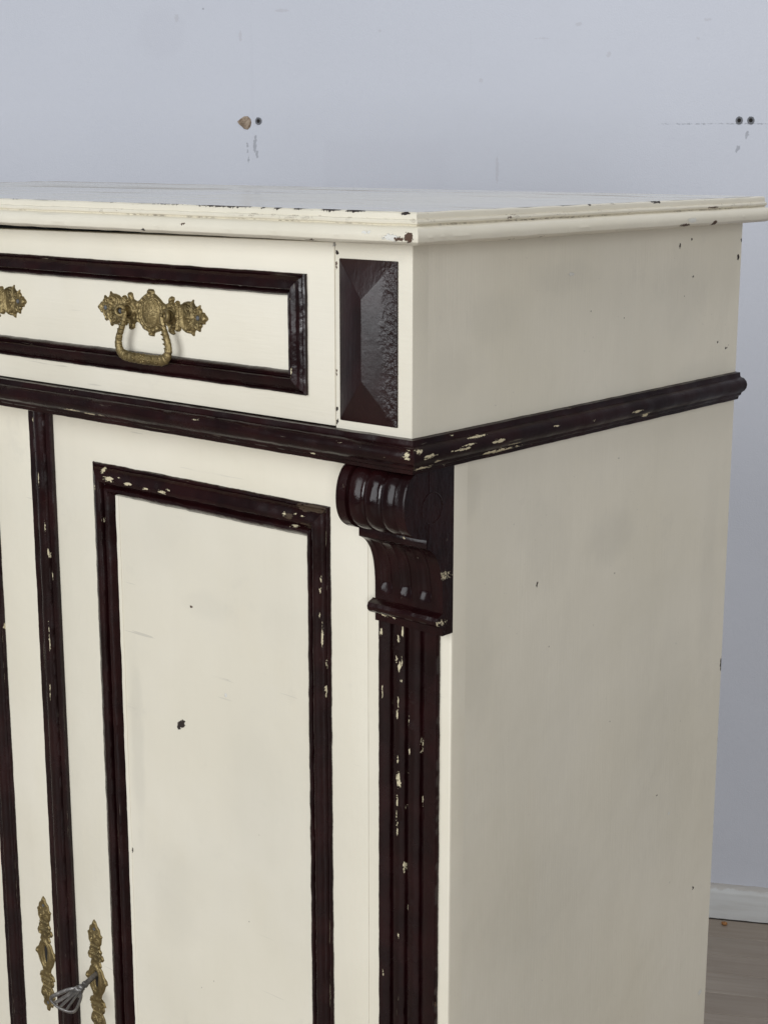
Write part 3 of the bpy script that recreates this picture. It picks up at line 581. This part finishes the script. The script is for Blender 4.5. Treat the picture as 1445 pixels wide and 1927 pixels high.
def corbel_mesh():
    b = MB(); x0, x1 = -.0712, .0004
    # (y, z, outward y, outward z, lobe depth, kind)
    key = [(.012, -.0268), (.0015, -.0290), (-.0045, -.0355), (-.0080, -.0450), (-.0090, -.0560), (-.0075, -.0655), (-.0030, -.0735), (.0045, -.0790), (.0130, -.0815)]
    sc = catmull([Vector((0, y, z)) for y, z in key], 6)
    key2 = [(.0205, -.0912), (.0262, -.0950), (.0318, -.1020), (.0352, -.1100), (.0374, -.1200), (.0384, -.1310), (.0386, -.1400), (.0386, -.1480)]
    tl = catmull([Vector((0, y, z)) for y, z in key2], 6)
    nx = 96
    def scroll_lobe(u):                     # square fillets at both sides, three round reeds between
        if u < .14 or u > .86:
            e = min(u, 1 - u); return .0006*max(0, 1 - e/.02)
        v = (u - .14)/.72*3; f = v - math.floor(v); return .0042 - .0040*math.sqrt(max(0, 1 - (2*f - 1)**2*.985))
    def tail_lobe(u):
        g = 0
        for c in (.17, .46, .75):
            d = (u - c)/.085
            if 0 <= d + 1 and d < 1: g = max(g, .0022*max(0, 1 - d*d)**.6)
        return g
    def strip(curve, lobe, fade):
        rows = []
        for i, p in enumerate(curve):
            a = curve[max(i-1, 0)]; c = curve[min(i+1, len(curve)-1)]; t = (c - a).normalized(); n = Vector((0, t.z, -t.y))
            if n.y > 0 and i > 2: n = n
            r = []
            for k in range(nx + 1):
                u = k/nx; d = lobe(u)*fade(i/(len(curve)-1)); q = p - n*d if n.dot(Vector((0, -1, 0))) > 0 or True else p
                r.append((x0 + (x1-x0)*u + noise.noise((i*.2, k*.1, 3))*.0002, q.y + noise.noise((k*.12, i*.2, 1))*.0002, q.z))
            rows.append(r)
        return rows
    def outward(curve): return curve
    # orient the normals of both curves to the front (-y)
    def fix(curve, lobe, fade):
        rows = []
        for i, p in enumerate(curve):
            a = curve[max(i-1, 0)]; c = curve[min(i+1, len(curve)-1)]; t = (c - a).normalized(); n = Vector((0, t.z, -t.y))   # t runs down: n faces -y
            r = []
            for k in range(nx + 1):
                u = k/nx; d = lobe(u)*fade(i/(len(curve)-1)); q = p - n*d
                r.append(Vector((x0 + (x1-x0)*u, q.y + noise.noise((k*.12, i*.2, 1))*.0002, q.z)))
            rows.append(r)
        return rows
    b.grid(fix(sc, scroll_lobe, lambda t: 1.0), caps=False)
    b.grid(fix(tl, tail_lobe, lambda t: min(1, max(0, (t - .02)*6)) * (1.0 if t < .74 else max(0, 1 - (t - .74)*9))), caps=False)
    # sides: closed outline back to the stile
    out = [(p.y, p.z) for p in sc] + [(.0187, -.0830), (.0187, -.0905)] + [(p.y, p.z) for p in tl] + [(.0386, -.1660), (LF + .001, -.1660), (LF + .001, -.0268)]
    for x in (x0, x1): b.add([(x, y, z) for y, z in out], [tuple(range(len(out)))])
    # front faces of the plate below the bead
    b.add([(x0, .0386, -.148), (x1, .0386, -.148), (x1, .0386, -.166), (x0, .0386, -.166)], [(0, 1, 2, 3)])
    b.add([(x0, .0386, -.166), (x1, .0386, -.166), (x1, LF + .001, -.166), (x0, LF + .001, -.166)], [(0, 1, 2, 3)])
    return b
corbel = part('corbel', corbel_mesh(), M['dark_corbel'], None, .5)
b = MB(); b.box(-.0716, -.0001, .0185, .040, -.0905, -.0828, .0009); part('ledge', b, M['dark_corbel'], corbel)
bead = [(.0000, .0386), (-.0012, .0370), (-.0018, .0345), (-.0030, .0325), (-.0058, .0312), (-.0088, .0318), (-.0110, .0340), (-.0120, .0370), (-.0122, .0386)]
b = MB(); rows = []
for k in range(61):
    x = -.0738 + .0742*k/60; rows.append([(x, y + noise.noise((k*.2, z*300, 0))*.00025, -.1470 + z + noise.noise((k*.15, y*300, 5))*.0003) for z, y in bead])
b.grid(rows, close=True); part('bead', b, M['dark_corbel'], corbel)
# scroll eye and joint line cut in the flank
def ring(c, ry, rz, t, a0=0.0, a1=6.2832, n=44):
    return [(c[0], c[1] + ry*math.cos(a0 + (a1-a0)*i/n), c[2] + rz*math.sin(a0 + (a1-a0)*i/n)) for i in range(n + 1)]
b = MB(); b.tube(ring((.0003, .0245, -.0580), .0125, .0125, .0, -2.1, 3.6), .0006, 8); b.tube([(.0003, .0205, -.0275), (.0003, .0205, -.0450)], .0005, 6); b.tube([(.0003, .0205, -.0705), (.0003, .0205, -.083)], .0005, 6)
part('scroll_eye', b, M['dark_corbel'], corbel)
# the same pair on the far left corner
for src in (pil, corbel):
    c = src.copy(); COL.objects.link(c); c.scale.x = -1; c.location.x = OFF.x + 2*XM
    for ch in src.children:
        k = ch.copy(); COL.objects.link(k); k.parent = c

# ---------------------------------------------------------------- brass fittings
def inside_poly(px, pz, poly):
    poly = np.array(poly); x0, z0 = poly[:, 0], poly[:, 1]; x1, z1 = np.roll(x0, -1), np.roll(z0, -1)
    res = np.zeros(px.shape, bool)
    for a, b_, c, d in zip(x0, z0, x1, z1):
        if b_ == d: continue
        cond = ((b_ > pz) != (d > pz)) & (px < (c - a)*(pz - b_)/(d - b_) + a); res ^= cond
    return res
def near_poly(px, pz, poly):
    poly = np.array(poly, float); best = np.full(px.shape, 1e9); bx = px.copy(); bz = pz.copy()
    for (a, b_), (c, d) in zip(poly, np.roll(poly, -1, 0)):
        ux, uz = c - a, d - b_; l2 = ux*ux + uz*uz + 1e-12
        t = np.clip(((px - a)*ux + (pz - b_)*uz)/l2, 0, 1); qx, qz = a + t*ux, b_ + t*uz; dd = np.hypot(px - qx, pz - qz)
        k = dd < best; best = np.where(k, dd, best); bx = np.where(k, qx, bx); bz = np.where(k, qz, bz)
    return best, bx, bz
def cast_plate(poly, height, cell=.55, holes=()):
    """a cast plate in mm: outline, relief height(x, z, edge distance); returned in metres, face to -y"""
    P = np.array(poly); xs = np.arange(P[:, 0].min() - cell, P[:, 0].max() + 2*cell, cell); zs = np.arange(P[:, 1].min() - cell, P[:, 1].max() + 2*cell, cell)
    GX, GZ = np.meshgrid(xs, zs); cx = GX[:-1, :-1] + cell/2; cz = GZ[:-1, :-1] + cell/2
    keep = inside_poly(cx, cz, poly)
    for h in holes: keep &= ~inside_poly(cx, cz, h)
    ii, jj = np.nonzero(keep); W_ = GX.shape[1]
    quads = np.stack([ii*W_ + jj, ii*W_ + jj + 1, (ii + 1)*W_ + jj + 1, (ii + 1)*W_ + jj], 1)
    edges = {}
    for q in quads.tolist():
        for a, b_ in zip(q, q[1:] + q[:1]):
            k = (min(a, b_), max(a, b_)); edges[k] = None if k in edges else (a, b_)
    bd = [e for e in edges.values() if e]
    used = np.unique(quads); idx = {int(u): i for i, u in enumerate(used)}
    px = GX.ravel()[used].copy(); pz = GZ.ravel()[used].copy()
    bset = {v for e in bd for v in e}; bm_ = np.array([int(u) in bset for u in used])
    d, qx, qz = near_poly(px, pz, poly)
    for h in holes:
        d2, hx, hz = near_poly(px, pz, h); k = d2 < d; d = np.where(k, d2, d); qx = np.where(k, hx, qx); qz = np.where(k, hz, qz)
    sn = bm_ & (d < cell*1.3); px[sn] = qx[sn]; pz[sn] = qz[sn]; d[sn] = 0
    h = height(px, pz, d)
    vs = np.stack([px/1000, -h*1.2/1000, pz/1000], 1).tolist()
    fs = [tuple(idx[v] for v in q) for q in quads.tolist()]
    low = {}
    for e in bd:
        for v in e:
            if v not in low: low[v] = len(vs); vs.append((vs[idx[v]][0], .0004, vs[idx[v]][2]))
    for a, b_ in bd: fs.append((idx[b_], idx[a], low[a], low[b_]))
    me = bpy.data.meshes.new('plate'); me.from_pydata(vs, [], fs); return finish(me, .95)
def G(d, w): return np.exp(-(d/w)**2)
def spiral(x, z, cx, cz, r0, w, turn=1):
    r = np.hypot(x - cx, z - cz); a = np.arctan2(z - cz, x - cx)*turn
    return (.5 + .5*np.cos(r*6.2832/w + a))*G(r, r0)
def grainz(x, z): return .10*np.sin(x*2.3 + 1.7*np.sin(z*1.9))*np.sin(z*2.1 + 1.3*np.sin(x*1.4))
HANDLE = [(0.7, 21.3), (2.9, 20.8), (4.4, 19.3), (4.6, 17.2), (7.6, 15.7), (12.4, 12.7), (15.4, 10.1), (18.4, 9.0), (22.8, 10.5), (23.7, 13.0), (24.3, 15.5), (26.7, 16.5), (29.8, 15.8), (30.3, 13.8), (29.0, 11.7), (30.7, 9.8), (32.4, 12.2), (34.5, 13.3), (36.5, 12.4), (36.8, 10.1), (39.8, 10.7), (42.3, 12.5), (47.2, 13.6), (51.4, 13.6), (53.5, 15.4), (54.6, 15.3), (54.3, 12.8), (56.0, 10.5), (58.3, 9.5), (62.0, 11.5), (62.8, 11.1), (62.5, 8.9), (64.2, 7.8), (64.9, 5.5), (67.6, 5.2), (68.5, 3.7), (70.7, 2.2), (71.8, 0.3), (70.1, -1.6), (68.3, -2.5), (68.2, -4.4), (64.3, -5.0), (64.5, -6.6), (62.4, -8.4), (62.3, -10.8), (61.1, -11.5), (57.0, -10.0), (55.1, -11.8), (54.4, -15.5), (53.0, -15.7), (50.9, -13.9), (46.1, -13.6), (41.3, -11.5), (37.8, -9.3), (37.5, -11.8), (35.2, -13.4), (32.8, -13.0), (31.7, -11.0), (29.8, -11.1), (28.8, -13.7), (30.2, -15.6), (28.3, -16.8), (25.3, -16.4), (22.3, -14.6), (22.1, -11.3), (20.1, -9.4), (17.0, -9.2), (13.2, -11.9), (10.5, -15.0), (4.8, -16.7), (3.5, -17.6), (3.0, -20.1), (0.2, -21.9), (-1.1, -22.0)]
ESC = [(-0.6, 69.0), (-3.4, 66.7), (-5.8, 62.4), (-10.2, 59.6), (-11.6, 54.3), (-15.5, 52.3), (-13.6, 50.1), (-12.5, 43.5), (-9.6, 40.2), (-9.9, 36.6), (-13.2, 34.1), (-11.4, 30.5), (-14.5, 30.1), (-16.9, 26.5), (-14.0, 23.3), (-8.9, 22.2), (-11.4, 17.1), (-9.4, 15.0), (-12.8, 12.4), (-16.4, 6.2), (-21.5, 3.0), (-22.6, -0.9), (-18.2, -3.7), (-14.5, -10.9), (-9.7, -16.3), (-8.0, -20.7), (-14.5, -23.7), (-17.0, -28.9), (-12.9, -30.3), (-14.2, -33.6), (-12.3, -37.2), (-9.3, -38.3), (-13.9, -43.5), (-15.8, -50.0), (-12.5, -53.1), (-8.4, -54.4), (-10.8, -58.9), (-9.0, -62.5), (-3.8, -63.5), (-2.1, -67.8), (0.6, -69.0)]
HR = [(x if i else 0, z) for i, (x, z) in enumerate(HANDLE)]
half = [(x, z) for x, z in HANDLE if x > .9]
pull_poly = half + [(-x, z) for x, z in reversed(half)]
def pull_h(x, z, d):
    ax = np.abs(x)
    h = 1.5*(1 - np.exp(-d/.7)) + .55*G(d - 1.5, .7)
    r = np.hypot(x/10.2, z/11.2)
    h = h + np.where(r < 1, 1.9*np.sqrt(np.clip(1 - r*r, 0, 1)) + .26*np.sin((x + z)*2.6)*np.sin((x - z)*2.6), 0) + 1.0*G((r - 1.08)*10, 1.0)
    r2 = np.hypot(x/14.6, z/15.0); h += .9*G((r2 - 1)*14, .9)*(.6 + .4*np.cos(np.arctan2(z, x)*18))
    h += 1.1*G(np.hypot(x, ax*0 + np.abs(z) - 18.8), 2.0)
    ro = np.hypot(ax - 27.2, z); h += 1.9*G(ro - 5.4, 1.4) + .5*G(ro, 3.2) + .5*np.cos(np.arctan2(z, ax - 27.2)*6)*G(ro - 8, 1.6)
    h += 1.5*G(ax - 34.6, 1.5) + .7*G(ax - 38.6, .8)*(np.abs(z) < 12)
    sh = np.hypot((ax - 46.5)/6.5, z/12.5); h += 1.0*G((sh - 1)*8, 1.1)*(ax > 40)
    for s_ in (1, -1):
        h += 1.3*spiral(ax, z, 49.5, 7.2*s_, 4.2, 3.4, s_) + .7*spiral(ax, z, 57.5, 7*s_, 3.0, 2.8, -s_)
        h += .9*G(np.hypot(ax - 26.6, z - 13.2*s_), 1.9) + .9*G(np.hypot(ax - 29, z - 9.2*s_), 1.4)
        h += .8*G(np.hypot(ax - 17.5, z - 5.2*s_), 1.8)
    h += 1.2*G(np.hypot((ax - 48)/1.7, z/1.0), 2.2) + .8*G(np.hypot(ax - 53.0, z), 1.6) + .9*G(np.hypot(ax - 67, z), 2.3)
    nl = np.hypot(ax - 60.3, z - .4); h = np.where(nl < 2.2, .8, h)
    return np.maximum(h + grainz(x, z)*np.clip(d, 0, 1), .4*(1 - np.exp(-d/.3)) + .35)
def make_pull(bail=True):
    plate = cast_plate(pull_poly, pull_h, .42, () if bail else [[(math.cos(t*.2618)*2.0, 2.0 + math.sin(t*.2618)*2.0) if t < 19 and t > -7 else (0, 0) for t in range(-5, 18)] + [(-1.2, -5), (1.2, -5)]][:0])
    o = link('drawer_pull' if bail else 'drawer_escutcheon', plate, M['brass'], cab)
    for sx in (-1, 1):
        b = MB(); b.lathe((sx*.0603, -.0006, .0004), FN, [(0, .0021), (.0012, .0021), (.0018, .0015), (.0020, .0006)], 14); link('nail', b.mesh('nail'), M['nail'], o)
    if not bail:
        b = MB(); b.lathe((0, -.0022, .0018), FN, [(0, .0026), (.0004, .0026)], 16); b.box(-.0012, .0012, -.0026, -.0022, -.0055, .001); link('keyhole', b.mesh('keyhole'), M['inside'], o)
        return o
    for sx in (-1, 1):
        b = MB(); b.lathe((sx*.0285, -.0008, 0), FN, [(0, .0056), (.0012, .0050), (.0026, .0040), (.0050, .0036), (.0062, .0044), (.0066, .0030)], 22)
        c0 = Vector((sx*.0300, -.0098, .0004)); ax = Vector((-sx*.35, -.93, .05)).normalized(); u = ax.orthogonal().normalized(); w = ax.cross(u)
        b.tube([c0 + (u*math.cos(a_*.2618) + w*math.sin(a_*.2618))*.0042 for a_ in range(24)], .0019, 10, closed=True)
        o2 = link('post', b.mesh('post'), M['brass'], o)
        b = MB(); b.lathe(c0 - ax*.0022, ax, [(0, .0036), (.0008, .0036)], 18); b.lathe(c0 - ax*.0012, ax, [(0, .0020), (.0014, .0017), (.0020, .0008)], 12, 0)
        link('eye_pin', b.mesh('eye_pin'), M['nail'] if sx < 0 else M['rust'], o)
    half_ = [(.0236, -.0098, .0012), (.0244, -.0100, -.0040), (.0272, -.0102, -.0115), (.0312, -.0106, -.0205), (.0328, -.0108, -.0280), (.0308, -.0108, -.0345), (.0255, -.0108, -.0378), (.0150, -.0108, -.0390), (0, -.0108, -.0392)]
    pts = half_ + [(-x, y, z) for x, y, z in reversed(half_[:-1])]
    rr = [.0024, .0027, .0032, .0036, .0040, .0045, .0047, .0046, .0046]; rr = rr + rr[:-1][::-1]
    sm = catmull(pts, 8); rad = []
    for i in range(len(sm)):
        t = i/8; k = min(int(t), len(rr) - 2); r = rr[k] + (rr[k+1] - rr[k])*min(t - k, 1)
        r *= 1 + .10*noise.noise((i*.35, 2, 1)) + .05*math.sin(i*1.9); rad.append((r, r*.62))
    b = MB(); b.tube(sm, rad, 16)
    for x in (-.0205, -.0108, .0108, .0205):                                    # scrolls cast on the grip
        b.tube([(x + .0030*math.cos(a*.5)*(1 - a*.035), -.0135, -.0388 + .0030*math.sin(a*.5)*(1 - a*.035)) for a in range(20)], .0009, 6)
        b.lathe((x, -.0130, -.0388), FN, [(0, .0012), (.0010, .0010), (.0014, .0004)], 10)
    for a in range(7):
        t = a/7*6.2832; b.lathe((.0033*math.cos(t), -.0130, -.0388 + .0029*math.sin(t)), FN, [(0, .0014), (.0007, .0011), (.0011, .0004)], 8)
    b.lathe((0, -.0130, -.0388), FN, [(0, .0016), (.0010, .0012), (.0014, .0004)], 10)
    for sx in (-1, 1):                                                          # pins into the posts, ribs on the arms
        b.tube([(sx*.0225, -.0098, .0006), (sx*.0268, -.0098, .0006)], .0021, 10)
        for k in range(6):
            f = k/5; x = sx*(.0262 + .0060*f); z = -.008 - .020*f
            b.tube([(x - .0034, -.0118, z + .0006), (x, -.0132, z), (x + .0034, -.0118, z - .0006)], .0007, 6)
    link('bail', b.mesh('bail', .8), M['brass'], o)
    return o
pz = .0768
p1 = make_pull(True); p1.location = OFF + Vector((-.2952, 0, pz)); p1.rotation_euler = (0, math.radians(.6), 0)
p2 = p1.copy(); COL.objects.link(p2); p2.location = OFF + Vector((2*XM + .2952, 0, pz))
for ch in p1.children:
    k = ch.copy(); COL.objects.link(k); k.parent = p2
p3 = make_pull(False); p3.location = OFF + Vector((-.5440, 0, .0752))

# door escutcheons
ed = [(-abs(x), z) for x, z in ESC]
ed = [(x*.80, z) for x, z in ed]
esc_poly = ed + [(-x, z) for x, z in reversed(ed[1:-1])]
slot = [(2.0*math.sin(t), 2.6 + 2.4*math.cos(t)) for t in [k*.5236 for k in range(-4, 5)]]
slot = [(-1.6, -8.0), (-2.5, 0.0), (-2.9, 4.0), (-2.2, 8.5), (0, 10.5), (2.2, 8.5), (2.9, 4.0), (2.5, 0.0), (1.6, -8.0), (0, -9.4)]
def esc_h(x, z, d):
    az = np.abs(z)
    h = 1.3*(1 - np.exp(-d/.7)) + .45*G(d - 1.4, .7)
    r = np.hypot(x/7.6, (z)/15.5); h += 1.1*G((r - 1)*9, 1.3)
    h += 1.2*G(az - 29.5, 1.2)*(np.abs(x) < 9) + .9*G(az - 38.5, 1.0)
    for s_ in (1, -1):
        h += 1.1*spiral(x, az, 4.6*s_, 45.5, 3.6, 3.0, s_) + .9*spiral(x, az, 4.4*s_, 33.6, 2.6, 2.6, s_)
        h += 1.0*G(np.hypot(x - 8.0*s_, az - 24.0), 1.9) + 1.1*G(np.hypot(x - 14.5*s_, z - .5), 2.2) + .7*G(np.hypot(x - 5*s_, az - 53.5), 1.5)
    h += 1.0*G(np.hypot(x/1.0, (az - 49)/1.7), 2.0) + .8*G(np.hypot(x, az - 23.2), 1.9) + .7*G(np.hypot(x, az - 65), 1.7)
    h = np.where(np.hypot(x, az - 58.2) < 1.9, .7, h)
    return np.maximum(h + grainz(x, z)*np.clip(d, 0, 1), .35)
ep = cast_plate(esc_poly, esc_h, .42, [slot])
es = []
for x, z in ((-.5585, -.6452), (-.4722, -.6440)):
    o = link('escutcheon', ep, M['brass'], cab, OFF + Vector((x, DF, z)))
    for sz in (1, -1):
        b = MB(); b.lathe((0, -.0005, sz*.0582), FN, [(0, .0018), (.0010, .0018), (.0015, .0012), (.0017, .0005)], 12); link('nail', b.mesh('nail'), M['nail'], o)
    b = MB(); b.box(-.0034, .0034, -.0004, -.0001, -.0098, .0108); link('keyhole', b.mesh('keyhole'), M['inside'], o)
    es.append(o)

# ---------------------------------------------------------------- key in the right door
key = bpy.data.objects.new('key', None); COL.objects.link(key)
key.location = Vector((-.4730, DF, -.6385 + Z0))
tag(key, 'grey metal key with pierced fan bow stuck in the right door keyhole', 'key')
kd = Vector((.05, -.955, -.285)).normalized(); kw = (Vector((.985, 0, -.17)) - kd*Vector((.985, 0, -.17)).dot(kd)).normalized(); kn = kd.cross(kw)
b = MB(); sh = [(-.010, .0028), (.0020, .0029), (.0150, .0029), (.0155, .0036), (.0180, .0038), (.0185, .0030), (.0205, .0030), (.0212, .0040), (.0235, .0040), (.0250, .0030), (.0275, .0030)]
b.lathe((0, 0, 0), kd, sh, 20); link('shank', b.mesh('shank'), M['steel'], key)
K = lambda t, w: kd*t + kw*w
b = MB(); out = catmull([K(.0265, -.0035), K(.0330, -.0100), K(.0450, -.0160), K(.0500, -.0165), K(.0530, -.0120), K(.0548, .0), K(.0530, .0120), K(.0500, .0165), K(.0450, .0160), K(.0330, .0100), K(.0265, .0035)], 6)
b.tube(out, (.0024, .0015), 12); b.tube([K(.0255, -.0045), K(.0262, 0), K(.0255, .0045)], .0028, 10)
for w in (-.0085, 0, .0085): b.tube([K(.0270, w*.22), K(.0400, w*.62), K(.0540 - abs(w)*.12, w)], [(.0030, .0014), (.0021, .0013), (.0019, .0013)], 10)
web = [K(.0250, -.0030), K(.0330, -.0088), K(.0345, 0), K(.0330, .0088), K(.0250, .0030)]
b.add([p + kn*.0010 for p in web] + [p - kn*.0010 for p in web], [(0, 1, 2, 3, 4), (9, 8, 7, 6, 5)] + [(i, (i+1) % 5, 5 + (i+1) % 5, 5 + i) for i in range(5)])
link('bow', b.mesh('bow'), M['steel'], key)
